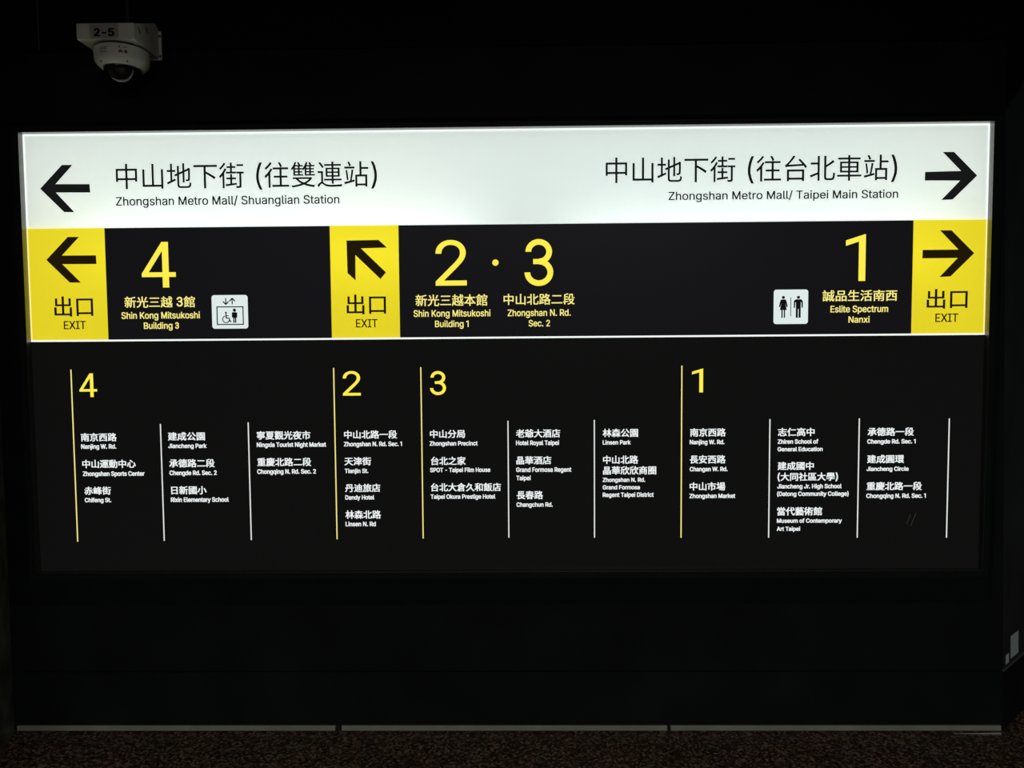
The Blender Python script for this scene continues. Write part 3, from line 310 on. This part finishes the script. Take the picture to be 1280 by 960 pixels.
    's': (365, [[211,-8,182,-8,156,-8,133,-4,112,3,92,11,75,23,62,38,49,53,40,72,36,94,55,98,74,102,94,107,99,86,109,70,124,60,139,50,158,45,181,45,208,45,229,51,244,62,260,74,268,87,268,103,268,116,263,127,254,136,245,144,231,151,212,155,191,160,170,165,149,170,115,178,89,191,72,208,55,225,47,247,47,274,47,296,53,315,65,332,77,348,94,361,115,370,136,380,160,384,187,384,213,384,235,380,254,372,272,365,287,353,299,339,310,325,319,309,324,290,305,286,287,281,268,277,263,292,255,304,243,316,230,327,212,333,187,333,165,333,146,327,131,317,116,306,109,293,109,277,109,263,114,252,124,243,134,235,150,228,172,223,191,218,210,214,229,209,264,201,290,188,306,171,323,154,331,133,331,107,331,84,325,64,312,47,300,30,282,16,260,6,237,-3]]),
    't': (227, [[138,379,204,379,204,362,204,344,204,327,138,327,72,327,6,327,6,344,6,362,6,379,72,379],[65,345,65,471,85,471,106,471,126,471,126,347,126,222,126,98,126,81,129,69,136,61,143,54,154,50,170,50,174,50,179,50,185,51,191,52,197,53,202,54,206,36,209,19,213,2,207,0,200,-2,192,-3,184,-4,176,-4,168,-4,136,-4,110,4,92,21,74,38,65,62,65,93,65,219]]),
    'u': (410, [[211,-5,182,-5,157,-5,134,0,115,11,95,21,80,37,69,59,58,80,53,107,53,139,53,219,53,299,53,379,73,379,93,379,114,379,114,301,114,222,114,144,114,114,121,91,137,75,152,58,173,50,200,50,218,50,235,54,249,62,264,70,275,81,283,97,292,112,296,131,296,153,296,228,296,304,296,379,316,379,337,379,357,379,357,253,357,126,357,0,337,0,318,0,298,0,298,31,298,61,298,92,301,92,304,92,307,92,295,57,279,32,257,17,235,2]]),
    'x': (379, [[44,0,21,0,71,73,121,145,171,218,171,202,171,187,171,171,124,240,76,310,29,379,52,379,76,379,100,379,116,355,132,330,147,306,160,287,170,270,179,253,188,237,198,221,207,206,197,206,186,206,175,206,185,221,194,237,202,253,211,270,221,287,233,306,249,330,266,355,282,379,305,379,328,379,352,379,304,309,256,239,209,169,209,184,209,199,209,214,258,143,308,71,358,0,334,0,310,0,287,0,268,28,249,57,231,85,219,103,209,120,200,136,191,152,182,167,173,182,183,182,194,182,205,182,195,167,186,152,178,136,170,120,160,103,148,85,129,57,110,28,91,0,68,0]]),
    'y': (389, [[51,-140,47,-139,52,-121,57,-103,61,-86,65,-86,68,-87,71,-87,83,-90,94,-91,104,-89,114,-87,122,-82,130,-74,138,-66,145,-53,151,-36,155,-24,159,-13,163,-1,114,126,66,252,17,379,40,379,62,379,84,379,111,305,138,230,165,155,174,132,181,109,187,87,193,64,199,42,206,21,198,21,191,21,184,21,190,42,196,64,202,87,209,110,216,132,224,155,251,230,278,305,305,379,327,379,349,379,371,379,316,234,260,88,204,-58,196,-78,187,-94,177,-107,166,-120,153,-129,139,-136,125,-142,109,-145,91,-145,81,-145,72,-144,65,-143,57,-142]]),
    ' ': (188, []),
}

# ------------------------------------------------------------------ mesh helpers
class MB:
    def __init__(self): self.bm = bmesh.new()
    def box(self, x0, x1, y0, y1, z0, z1, bevel=0.0):
        r = bmesh.ops.create_cube(self.bm, size=1.0)
        vs = r['verts']
        for v in vs:
            v.co = Vector(((x0+x1)/2 + v.co.x*(x1-x0), (y0+y1)/2 + v.co.y*(y1-y0), (z0+z1)/2 + v.co.z*(z1-z0)))
        if bevel:
            es = list({e for v in vs for e in v.link_edges})
            bmesh.ops.bevel(self.bm, geom=es, offset=bevel, segments=2, affect='EDGES', profile=0.5)
        return self
    def poly(self, pts):
        vs = [self.bm.verts.new(p) for p in pts]
        self.bm.faces.new(vs); return self
    def prism(self, pts, off):
        """polygon (3-D points) pushed along off"""
        a = [self.bm.verts.new(p) for p in pts]
        b = [self.bm.verts.new(Vector(p) + Vector(off)) for p in pts]
        self.bm.faces.new(a); self.bm.faces.new(b[::-1])
        for i in range(len(a)):
            j = (i+1) % len(a)
            self.bm.faces.new((a[j], a[i], b[i], b[j]))
        return self
    def xz(self, pts, y0, y1):
        return self.prism([(x, y0, z) for x, z in pts], (0, y1-y0, 0))
    def disc(self, x, z, r, y0, y1, n=24, rz=None):
        rz = rz or r
        return self.xz([(x+r*math.cos(2*math.pi*i/n), z+rz*math.sin(2*math.pi*i/n)) for i in range(n)], y0, y1)
    def bar(self, p, q, wd, y0, y1):
        p = Vector(p); q = Vector(q); d = (q-p).normalized(); s = Vector((-d.y, d.x))*wd/2
        return self.xz([tuple(p+s), tuple(p-s), tuple(q-s), tuple(q+s)], y0, y1)
    def lathe(self, prof, c, n=48):
        rings = []
        for r, z in prof:
            rings.append([self.bm.verts.new((c[0]+r*math.cos(2*math.pi*i/n), c[1]+r*math.sin(2*math.pi*i/n), z)) for i in range(n)])
        for a, b in zip(rings, rings[1:]):
            for i in range(n):
                self.bm.faces.new((a[i], a[(i+1) % n], b[(i+1) % n], b[i]))
        self.bm.faces.new(rings[0][::-1]); self.bm.faces.new(rings[-1])
        return self
    def build(self, name, mat, parent=None, smooth=False):
        bmesh.ops.recalc_face_normals(self.bm, faces=self.bm.faces)
        me = bpy.data.meshes.new(name); self.bm.to_mesh(me); self.bm.free()
        o = bpy.data.objects.new(name, me); COL.objects.link(o)
        me.materials.append(mat)
        if smooth:
            for p in me.polygons: p.use_smooth = True
        if parent:
            o.parent = parent
            o.matrix_parent_inverse = Matrix.Translation(parent_loc(parent)).inverted()
        return o

def parent_loc(o):
    v = Vector((0, 0, 0))
    if o.parent is None: v = o.location.copy()
    return v

def tag(o, label=None, cat=None, group=None, kind=None):
    if label: o['label'] = label
    if cat: o['category'] = cat
    if group: o['group'] = group
    if kind: o['kind'] = kind
    return o

def thing(name, loc, label, cat, group=None):
    o = bpy.data.objects.new(name, None); o.location = loc; o.empty_display_size = 0.1
    COL.objects.link(o)
    return tag(o, label, cat, group)

def struct(mb, name, mat): return tag(mb.build(name, mat), kind='structure')

_char = {}
def curve_mesh(cu):
    o = bpy.data.objects.new('lettering', cu); COL.objects.link(o)
    me = bpy.data.meshes.new_from_object(o.evaluated_get(bpy.context.evaluated_depsgraph_get()))
    r = ([(v.co.x, v.co.y) for v in me.vertices], [list(p.vertices) for p in me.polygons])
    bpy.data.objects.remove(o); bpy.data.curves.remove(cu); bpy.data.meshes.remove(me)
    return r

def inside(p, q):
    """does polygon p lie within polygon q"""
    def hit(x, y):
        c = False
        for (x0, y0), (x1, y1) in zip(q, q[1:]+q[:1]):
            if (y0 > y) != (y1 > y) and x < (x1-x0)*(y-y0)/(y1-y0)+x0: c = not c
        return c
    return sum(hit(*t) for t in p) > len(p)/2

def char_mesh(ch):
    """flat outline of one character and its advance; Latin letters are drawn from GLYPHS"""
    if ch in _char: return _char[ch]
    if ch in GLYPHS:
        adv, spl = GLYPHS[ch]; adv /= 1000
        if not spl: r = ([], [], adv)
        else:
            polys = [[(p[6*i+2], p[6*i+3]) for i in range(len(p)//6)] for p in spl]
            areas = [sum(a[0]*b[1]-b[0]*a[1] for a, b in zip(p, p[1:]+p[:1])) for p in polys]
            sign_ = 1 if max(areas, key=abs) > 0 else -1
            vs, fs = [], []
            for o, ar in enumerate(areas):          # every outer contour with the counters inside it
                if ar*sign_ < 0: continue
                cu = bpy.data.curves.new('lettering', 'CURVE'); cu.dimensions = '2D'; cu.fill_mode = 'FRONT'; cu.resolution_u = 4
                for j, p in enumerate(spl):
                    if j != o and (areas[j]*sign_ > 0 or not inside(polys[j], polys[o])): continue
                    n = len(p)//6; sp = cu.splines.new('BEZIER'); sp.bezier_points.add(n-1); sp.use_cyclic_u = True
                    for i, bp in enumerate(sp.bezier_points):
                        q = [c/1000 for c in p[6*i:6*i+6]]
                        bp.handle_left_type = bp.handle_right_type = 'FREE'
                        bp.handle_left = (q[0], q[1], 0); bp.co = (q[2], q[3], 0); bp.handle_right = (q[4], q[5], 0)
                v, f = curve_mesh(cu); k = len(vs)
                vs += v; fs += [[i+k for i in t] for t in f]
            r = (vs, fs, adv)
    else:
        cu = bpy.data.curves.new('lettering', 'FONT'); cu.body = ch; cu.size = 1.0; cu.fill_mode = 'FRONT'; cu.resolution_u = 3
        r = (*curve_mesh(cu), 1.0)
    _char[ch] = r
    return r

CAP = 0.5087
def text_mesh(items, y, thick=0.0006, fat=0.0):
    """items: (script, text, x0, x1, z0, z1); l = Latin line fitted by cap height, c = fitted by its inked box.
    fat: metres by which the strokes are thickened all round"""
    bm = bmesh.new()
    for k, s, x0, x1, z0, z1 in items:
        cjk = any(c not in GLYPHS for c in s)
        sc = 1.55 if cjk else 1.0
        verts = []; faces = []; pen = 0.0
        for ch in s:
            vs, fs, adv = char_mesh(ch); c = sc if ch in GLYPHS else 1.0
            off = len(verts)
            verts += [(pen+x*c, yy*c) for x, yy in vs]; faces += [[i+off for i in f] for f in fs]
            pen += adv*c
        ax = min(v[0] for v in verts); bx = max(v[0] for v in verts)
        if k == 'c': ay = min(v[1] for v in verts); by = max(v[1] for v in verts)
        else: ay, by = 0.0, CAP
        for dx, dz in (((0, 0),) if not fat else ((-fat, -fat*.6), (fat, -fat*.6), (-fat, fat*.6), (fat, fat*.6))):
            vv = [bm.verts.new((x0+fat+(vx-ax)/(bx-ax)*(x1-x0-2*fat)+dx, y, z0+fat*.6+(vy-ay)/(by-ay)*(z1-z0-1.2*fat)+dz)) for vx, vy in verts]
            for f in faces:
                try: bm.faces.new([vv[i] for i in f])
                except ValueError: pass
    for f in bm.faces:
        f.normal_update()
        if f.normal.y > 0: f.normal_flip()
    if thick:
        r = bmesh.ops.extrude_face_region(bm, geom=list(bm.faces), use_keep_orig=True)
        nv = [g for g in r['geom'] if isinstance(g, bmesh.types.BMVert)]
        bmesh.ops.translate(bm, vec=(0, -thick, 0), verts=nv)
    return bm

def put_bm(bm, name, mat, parent):
    mb = MB(); mb.bm.free(); mb.bm = bm
    return mb.build(name, mat, parent)

# ------------------------------------------------------------------ the setting
WY = 0.03                      # front of the black wall
SX = 1.80                      # half width of the sign opening
ZB, ZM, ZW, ZT = 0.652, 1.542, 1.966, 2.318   # sign levels
SEAM = 0.2411
JOINT = 2.628                  # joint below the header panels

struct(MB().box(-5, 5, -7, 3, -0.1, 0), 'floor', M['floor'])
struct(MB().box(-5, 5, -7, 3, 3.2, 3.3), 'ceiling', M['ceiling'])

RB = Vector((1.927, WY, 0.0)); RT = Vector((1.873, WY, 2.37))   # leaning right-hand corner
def rx(z): return RB.x + (RT.x-RB.x)*z/2.37
LX = -1.95
o_x, o_b, o_t = SX+0.012, ZB-0.012, ZT+0.012
mb = MB()
Y1 = 0.24
mb.xz([(LX, SEAM+.0015), (rx(SEAM), SEAM+.0015), (rx(o_b), o_b), (LX, o_b)], WY, Y1)
mb.xz([(LX, o_b), (-o_x, o_b), (-o_x, o_t), (LX, o_t)], WY, Y1)
mb.xz([(o_x, o_b), (rx(o_b), o_b), (rx(o_t), o_t), (o_x, o_t)], WY, Y1)
mb.xz([(LX, o_t), (rx(o_t), o_t), (rx(2.37), 2.37), (rx(2.37), JOINT-.0015), (LX, JOINT-.0015)], WY, Y1)
mb.box(LX, 1.87, Y1, Y1+.02, 0.0, 3.2)
struct(mb, 'wall_back', M['wall'])
# removable lower board, below the long joint
struct(MB().xz([(LX, 0.027), (rx(0.027), 0.027), (rx(SEAM), SEAM-.0015), (LX, SEAM-.0015)], WY-.003, Y1), 'trim_1', M['wall'])
# header boards above the joint; the upright joint is at x = -1.74
struct(MB().xz([(LX-.4, JOINT+.0015), (-1.7425, JOINT+.0015), (-1.7425, 3.2), (LX-.4, 3.2)], WY, Y1)
       .xz([(-1.7395, JOINT+.0015), (RT.x, JOINT+.0015), (RT.x, 3.2), (-1.7395, 3.2)], WY, Y1), 'trim_2', M['header'])
struct(MB().box(-1.7425, -1.7395, WY-.001, WY+.01, JOINT+.01, 3.2), 'trim_3', M['grey_line'])
# dark lining behind the skirting shadow gap
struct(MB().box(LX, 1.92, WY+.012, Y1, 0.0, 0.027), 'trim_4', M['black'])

# right-hand side wall: runs back from the corner at about 42 degrees
A = math.radians(42); D = Vector((math.cos(A), math.sin(A), 0)); IN = Vector((math.sin(A), -math.cos(A), 0))
def rp(s, z, p=0.0):           # a point of the side wall, s metres from the corner
    c = RB + (RT-RB)*(z/2.37); return c + D*s + IN*p
L = 1.6
struct(MB().prism([rp(0, SEAM), rp(L, SEAM), rp(L, 2.37+.72*L), RT], -IN*0.02), 'wall_right', M['side'])
struct(MB().prism([rp(0, 0), rp(L, 0), rp(L, SEAM-.004), rp(0, SEAM-.004)], -IN*0.02), 'baseboard_right', M['wall'])
struct(MB().prism([RT, rp(L, 2.37+.72*L), rp(L, 3.6), RT+Vector((0, 0, 0.83))], -IN*0.02), 'trim_5', M['header'])
struct(MB().prism([rp(0, SEAM-.004, .004), rp(L, SEAM-.004, .004), rp(L, SEAM+.004, .004), rp(0, SEAM+.004, .004)], -IN*0.02), 'trim_6', M['grey_line'])

# left-hand stone return coming towards the camera
E1 = Vector((LX, WY, 0)); DL = Vector((0.36, -1, 0)).normalized()
def lp(s, z): return E1 + DL*s + Vector((0, 0, z))
struct(MB().prism([lp(0, 0), lp(.55, 0), lp(.55, 3.2), lp(0, 3.2)], (-0.5, 0, 0)), 'wall_left', M['stone'])

# grey-green skirting strips with two narrow gaps
mbs = [(-1.9336, -0.6733), (-0.6481, 0.6249), (0.6389, 1.915)]
for a, b in mbs:
    struct(MB().box(a, b, 0.018, WY+.012, 0.0075, 0.027, 0.0015), 'baseboard_back', M['strip'])
mb = MB()
a = [mb.bm.verts.new(p) for p in ((1.73, .0100, 0), (1.73, .0105, .0008), (1.73, .012, .0008), (1.73, .012, 0))]
b = [mb.bm.verts.new(p) for p in ((1.908, .0045, 0), (1.908, .0072, .0048), (1.908, .012, .0048), (1.908, .012, 0))]
mb.bm.faces.new(a); mb.bm.faces.new(b[::-1])
for i in range(4): mb.bm.faces.new((a[(i+1) % 4], a[i], b[i], b[(i+1) % 4]))
struct(mb, 'trim_7', M['edging'])      # metal edging, tilted and tapered to shape a glint towards the corner
struct(MB().box(-5, 5, 2.9, 3.0, 0, 3.2), 'wall_far', M['side'])

# ------------------------------------------------------------------ frame round the sign
fr = thing('sign_frame', (0, WY, ZB-.14), 'black metal surround with sloping edges enclosing the lit sign and directory board', 'frame')
def ring(mb, a, ya, b, yb):
    (ax0, ax1, az0, az1), (bx0, bx1, bz0, bz1) = a, b
    P = [Vector(p) for p in ((ax0, ya, az0), (ax1, ya, az0), (ax1, ya, az1), (ax0, ya, az1))]
    Q = [Vector(p) for p in ((bx0, yb, bz0), (bx1, yb, bz0), (bx1, yb, bz1), (bx0, yb, bz1))]
    for i in range(4):
        j = (i+1) % 4
        mb.poly([P[i], P[j], Q[j], Q[i]])
R0 = (-SX, SX, ZB, ZT)
def grow(r, d, dr=None, dt=None): return (r[0]-d, r[1]+(dr if dr is not None else d), r[2]-d, r[3]+(dt if dt is not None else d))
R1 = grow(R0, 0.024, 0.020, 0.018); R2 = grow(R0, 0.145, 0.072, 0.05)
mb = MB()
ring(mb, R0, -0.027, R1, -0.027); ring(mb, R1, -0.027, R2, WY-.001); ring(mb, R2, WY-.001, R0, WY-.001); ring(mb, R0, WY-.001, R0, -0.027)
bmesh.ops.remove_doubles(mb.bm, verts=mb.bm.verts, dist=1e-5)
mb.build('bezel', M['frame'], fr)
mb = MB()
t = 0.0012
mb.box(-SX, -SX+t, -.0268, 0.03, ZB, ZT).box(SX-t, SX, -.0268, 0.03, ZB, ZT).box(-SX, SX, -.0268, 0.03, ZT-t, ZT).box(-SX, SX, -.0268, 0.03, ZB, ZB+t)
mb.build('reveal', M['reveal'], fr)

# ------------------------------------------------------------------ upper lit sign
sign = thing('wayfinding_sign', (0, 0.0, ZM), 'wide backlit white, yellow and black sign with arrows and exit numbers', 'sign')
S0, S1 = -SX+.0015, SX-.0015
def front_sheet(x0, x1, z0, z1):   # 4 mm sheet: front face and returns, open towards the lamps
    mb = MB(); P = [(x0, z0), (x1, z0), (x1, z1), (x0, z1)]
    mb.poly([(x, 0, z) for x, z in P])
    for i in range(4):
        a, b = P[i], P[(i+1) % 4]
        mb.poly([(a[0], 0, a[1]), (b[0], 0, b[1]), (b[0], .004, b[1]), (a[0], .004, a[1])])
    return mb
white = front_sheet(S0, S1, ZW, ZT-.0015).build('direction_panel', M['white'], sign)
bandl = MB().box(-1.5025, -0.6500, 0.0, 0.004, ZM+.001, ZW-.0006).build('exit_number_panel', M['band'], sign)
band = MB().box(-0.3913, 1.5265, 0.0, 0.004, ZM+.001, ZW-.0006).build('exit_number_panel', M['band'], sign)
# the two sheets' lit edge along the bottom, the top and the ends
MB().box(S0, S1, -.0012, 0.006, ZM-.003, ZM+.0035).build('sheet_edge', M['edge_white'], sign)
mb = MB().box(S0, S1, -.0012, 0.003, ZT-.006, ZT-.002)
mb.build('sheet_edge', M['edge_white'], sign)
for a, b in ((S0, S0+.0045), (S1-.0045, S1)):
    MB().box(a, b, -.0012, 0.003, ZW, ZT-.006).build('sheet_edge', M['edge_white'], sign)
    MB().box(a, b, -.0012, 0.003, ZM+.0035, ZW).build('sheet_edge', M['edge_yellow'], sign)
tiles = []
for x0, x1 in ((S0, -1.5025), (-0.6500, -0.3913), (1.5265, S1)):
    y = 0.0
    mb = front_sheet(x0, x1, ZM+.001, ZW)
    if y: bmesh.ops.translate(mb.bm, vec=(0, y, 0), verts=mb.bm.verts)
    tiles.append(mb.build('exit_tile', M['yellow'], sign))
# box behind the sheets
mb = MB()
mb.box(S0, S1, 0.16, 0.17, ZM-.01, ZT-.004).box(S0, S0+.004, .033, .16, ZM-.01, ZT-.004).box(S1-.004, S1, .033, .16, ZM-.01, ZT-.004)
mb.box(S0, S1, .033, .16, ZT-.009, ZT-.005).box(S0, S1, .006, .16, ZM-.01, ZM-.004)
mb.build('lamp_box', M['box'], sign)

YL = -0.0008
own = {'white': (white, M['ink'], 0.0), 'band': (band, None, 0.0), 'tile0': (tiles[0], M['ink_y'], 0.0), 'tile1': (tiles[1], M['ink_y'], 0.0), 'tile2': (tiles[2], M['ink_y'], 0.0)}
for par, name, k, s, x0, x1, z0, z1 in TEXT:
    if par in own:
        p, m, fat = own[par]
        if m is None: m = M['num'] if name == 'numeral' else M['ytext']
        fat = 0.0006 if par == 'band' or k == 'l' else 0.0009 if par[:4] == 'tile' else 0.0002
        if name == 'numeral': fat = 0.0
        if par == 'band' and x1 < -.6: p = bandl
        put_bm(text_mesh([(k, s, x0, x1, z0, z1)], YL, 0.0006, fat), name, m, p)
MB().disc(-0.0283, 1.8232, 0.0118, YL-.0006, YL).build('dot', M['num'], band)
for key, p, m in (('white0', white, 'ink'), ('white1', white, 'ink'), ('tile0', tiles[0], 'ink_y'), ('tile1', tiles[1], 'ink_y'), ('tile2', tiles[2], 'ink_y')):
    MB().xz(ARROWS[key], YL-.0006, YL).build('arrow', M[m], p)

def rounded(x0, x1, z0, z1, r, n=6):
    pts = []
    for cx, cz, a0 in ((x1-r, z1-r, 0), (x0+r, z1-r, 90), (x0+r, z0+r, 180), (x1-r, z0+r, 270)):
        for i in range(n+1):
            a = math.radians(a0+90*i/n); pts.append((cx+r*math.cos(a), cz+r*math.sin(a)))
    return pts

M['pict'] = glow('white_pictogram_film', (0.88, 1.0, 0.98), 0.83)
M['pink'] = glow('black_pictogram_ink', (0.9, 1.0, 1.0), 0.004, base=(0.01, 0.01, 0.01), rough=0.5)
Y0, Ya = -0.0018, -0.0010
# lift pictogram
LX0, LX1, LZ0, LZ1 = -1.1036, -0.9666, 1.5838, 1.7105
lift = MB().xz(rounded(LX0, LX1, LZ0, LZ1, .010), Ya, -.0002).build('lift_pictogram', M['pict'], sign)
W, Hh = LX1-LX0, LZ1-LZ0
def lq(px, py): return (LX0+(px-1060)/180*W, LZ1-(py-75)/168*Hh)      # plate-relative layout
u = W/180
mb = MB()
for a, b in (((1086, 134), (1216, 134)), ((1216, 134), (1216, 222)), ((1216, 222), (1086, 222)), ((1086, 222), (1086, 134))):
    pa, pb = Vector(lq(*a)), Vector(lq(*b)); d = (pb-pa).normalized()*u*2.5
    mb.bar(pa-d, pb+d, u*5, Y0, Ya)
mb.build('car_outline', M['pink'], lift)
for cx, tip, tail in ((1131, 121, 90), (1163, 92, 122)):
    mb = MB(); s = 1 if tip > tail else -1
    mb.bar(lq(cx, tail), lq(cx, tip-2*s), u*5, Y0, Ya)
    mb.bar(lq(cx, tip+1*s), lq(cx-14, tip-14*s), u*5.5, Y0, Ya).bar(lq(cx, tip+1*s), lq(cx+14, tip-14*s), u*5.5, Y0, Ya)
    mb.build('arrow', M['pink'], lift)
mb = MB()
mb.disc(*lq(1173, 151), u*8, Y0, Ya)
mb.xz([lq(*p) for p in ((1163, 161), (1183, 161), (1186, 164), (1186, 188), (1181, 188), (1181, 214), (1175, 214), (1175, 190), (1172, 190), (1172, 214), (1166, 214), (1166, 188), (1160, 188), (1160, 164))], Y0, Ya)
mb.build('standing_figure', M['pink'], lift)
mb = MB()
mb.disc(*lq(1130, 163), u*4.6, Y0, Ya)
mb.bar(lq(1130, 168), lq(1131, 190), u*5.5, Y0, Ya).bar(lq(1130, 178), lq(1143, 178), u*4, Y0, Ya)
mb.bar(lq(1129, 190), lq(1146, 190), u*5, Y0, Ya).bar(lq(1145, 189), lq(1151, 209), u*5, Y0, Ya).bar(lq(1149, 209), lq(1157, 206), u*4, Y0, Ya)
pv = None
for i in range(17):
    a = math.radians(105+i*(355-105)/16); q = Vector(lq(1130+17*math.cos(a), 196-17*math.sin(a)))
    if pv is not None: mb.bar(pv, q, u*4.2, Y0, Ya)
    pv = q
mb.build('wheelchair_figure', M['pink'], lift)
# toilet pictogram
TX0, TX1, TZ0, TZ1 = 1.0128, 1.1410, 1.5849, 1.7132
wc = MB().xz(rounded(TX0, TX1, TZ0, TZ1, .010), Ya, -.0002).build('toilet_pictogram', M['pict'], sign)
W2, H2 = TX1-TX0, TZ1-TZ0
def tq(px, py): return (TX0+(px-28)/172*W2, TZ1-(py-48)/172*H2)
u2 = W2/172
MB().bar(tq(113, 88), tq(113, 182), u2*3.2, Y0, Ya).build('divider_line', M['pink'], wc)
mb = MB(); mb.disc(*tq(76, 87), u2*7.5, Y0, Ya)
mb.xz([tq(*p) for p in ((66, 97), (86, 97), (91, 103), (98, 133), (92, 136), (85, 112), (93, 150), (85, 150), (85, 189), (79, 189), (79, 150), (73, 150), (73, 189), (67, 189), (67, 150), (59, 150), (67, 112), (60, 136), (54, 133), (61, 103))], Y0, Ya)
mb.build('woman_symbol', M['pink'], wc)
mb = MB(); mb.disc(*tq(151, 87), u2*7.5, Y0, Ya)
mb.xz([tq(*p) for p in ((137, 97), (165, 97), (173, 105), (174, 139), (168, 139), (166, 111), (163, 111), (163, 189), (153, 189), (153, 145), (149, 145), (149, 189), (139, 189), (139, 111), (136, 111), (134, 139), (128, 139), (129, 105))], Y0, Ya)
mb.build('man_symbol', M['pink'], wc)

# ------------------------------------------------------------------ lower directory board
board = thing('street_directory', (0, 0.0, ZB), 'black board below the lit sign listing places in numbered columns', 'directory board')
pan = MB().box(S0, S1, 0.0, 0.006, ZB+.0015, ZM-.004).build('panel', M['dir'], board)
MB().box(S0, S1, .006, .16, ZB+.0015, ZM-.02).build('backing', M['black'], board)
for i, (x, z0, z1) in enumerate(DIVIDERS):
    yel = i in (0, 3, 4, 7)
    o = MB().box(x-.0021, x+.0021, -.0011, -.0004, z0, z1).build('divider', M['yline' if yel else 'wline'], board)
    o['label'] = 'tall yellow divider line' if yel else 'white divider line'
groups = {}
for par, name, k, s, x0, x1, z0, z1 in TEXT:
    if par == 'dir':
        put_bm(text_mesh([(k, s, x0, x1, z0, z1)], YL, 0.0006, 0.0), 'numeral', M['num'], board)['label'] = 'yellow column number'
    elif par[0] == 'p': groups.setdefault(par, []).append((k, s, x0, x1, z0, z1))
for g in groups.values():
    put_bm(text_mesh(g, YL, 0.0006, 0.0007), 'place_name', M['wtext'], board)
for a, b in (((1.5242, 0.8241), (1.5384, 0.8608)), ((1.5409, 0.8178), (1.5594, 0.8669))):
    MB().bar(a, b, .0018, -.0006, -.0001).build('scratch', M['scratch'], board)

# ------------------------------------------------------------------ security camera
cc = thing('security_camera', (-1.382, WY, 2.595), 'white dome security camera on a wall bracket marked 2-5', 'camera')
BX0, BX1, BZ0, BZ1, BY = -1.484, -1.281, 2.595, 2.651, -0.17
mb = MB()
mb.box(BX0, BX1, BY, WY-.01, BZ0, BZ1, .003)
for x in (BX0, BX1-.004):
    mb.prism([(x, BY+.004, BZ1-.002), (x, WY-.01, BZ1-.002), (x, WY-.01, BZ1+.040), (x, WY-.022, BZ1+.056), (x, WY-.042, BZ1+.060)], (.004, 0, 0))
br = mb.build('bracket', M['bracket'], cc)
MB().box(BX0-.012, BX1+.008, WY-.012, WY, BZ0-.006, BZ1+.045, .004).build('wall_plate', M['bracket'], cc)
for z in (BZ0+.008, BZ1+.025): MB().disc(BX1+.004, z, .0035, WY-.015, WY-.011, 12).build('screw', M['black'], cc)
for yy, zz in ((BY+.03, BZ1-.012), (BY+.085, BZ1+.012)):
    MB().prism([(BX1, yy, zz+.010), (BX1, yy+.012, zz+.002), (BX1, yy+.018, zz-.010), (BX1, yy+.010, zz-.008)], (.001, 0, 0)).build('slot', M['black'], br)
pl = MB().box(-1.436, -1.335, BY-.0012, BY, BZ0+.003, BZ1-.003).build('name_plate', M['plate'], cc)
put_bm(text_mesh([('c', '2-5', -1.4215, -1.349, BZ0+.0095, BZ0+.0375)], BY-.0013, .0006, .0020), 'lettering', M['black'], pl)
HC = (-1.373, -0.075)
MB().lathe([(.078, 2.594), (.082, 2.5935), (.082, 2.586), (.078, 2.5855)], HC).build('gasket', M['black'], cc, True)
prof = [(.06, 2.588), (.0885, 2.5875), (.092, 2.585), (.093, 2.580), (.0915, 2.548), (.0895, 2.541), (.084, 2.533), (.074, 2.524), (.071, 2.522), (.067, 2.5225), (.063, 2.526)]
hs = MB().lathe(prof, HC, 64).build('housing', M['bracket'], cc, True)
prof = [(.0635*math.cos(math.radians(a)), 2.530-.0635*math.sin(math.radians(a))) for a in range(0, 90, 9)]+[(.003, 2.530-.0635)]
dm = MB().lathe(prof, HC, 48).build('dome', M['dome'], cc, True)
def on_housing(a0, a1, z0, z1, name, mat):
    mb = MB(); n = 6; rr = lambda z: .0915+(z-2.548)/.032*.0015+.0005
    for i in range(n):
        b0 = math.radians(a0+(a1-a0)*i/n); b1 = math.radians(a0+(a1-a0)*(i+1)/n)
        q = lambda b, z, e=0: (HC[0]+(rr(z)+e)*math.cos(b), HC[1]+(rr(z)+e)*math.sin(b), z)
        mb.poly([q(b0, z0), q(b1, z0), q(b1, z1), q(b0, z1)])
    mb.build(name, mat, hs)
for z in (2.570, 2.5645, 2.556): on_housing(-112, -94, z-.0011, z+.0011, 'print', M['mark'])
on_housing(-70, -66, 2.571, 2.576, 'print', M['mark']); on_housing(-62, -52, 2.5715, 2.574, 'print', M['mark'])
on_housing(-70, -62, 2.553, 2.5625, 'print', M['red']); on_housing(-59, -53, 2.553, 2.564, 'print', M['mark'])
for da in (-35, 80):
    a = math.radians(-100+da*.6)
    MB().lathe([(.003, 2.534), (.003, 2.5275)], (HC[0]+.080*math.cos(a), HC[1]+.080*math.sin(a)), 12).build('screw', M['black'], cc)
MB().box(-1.405, -1.383, WY-.028, WY-.006, BZ1-.004, 3.2, .006).build('cable', M['black'], cc)

# ------------------------------------------------------------------ stickers on the right-hand side wall
def stick(s0, s1, z0, z1, label):
    o = MB().prism([rp(s0, z0, .0012), rp(s1, z0, .0012), rp(s1, z1, .0012), rp(s0, z1, .0012)], -IN*.0011).build('notice_sticker', M['sticker'])
    return tag(o, label, 'sticker')
stick(.035, .070, .255, .292, 'small pale sticker low on the charcoal side wall, nearest the corner')
stick(.095, .185, .262, .352, 'larger pale sticker low on the charcoal side wall, at the picture edge')
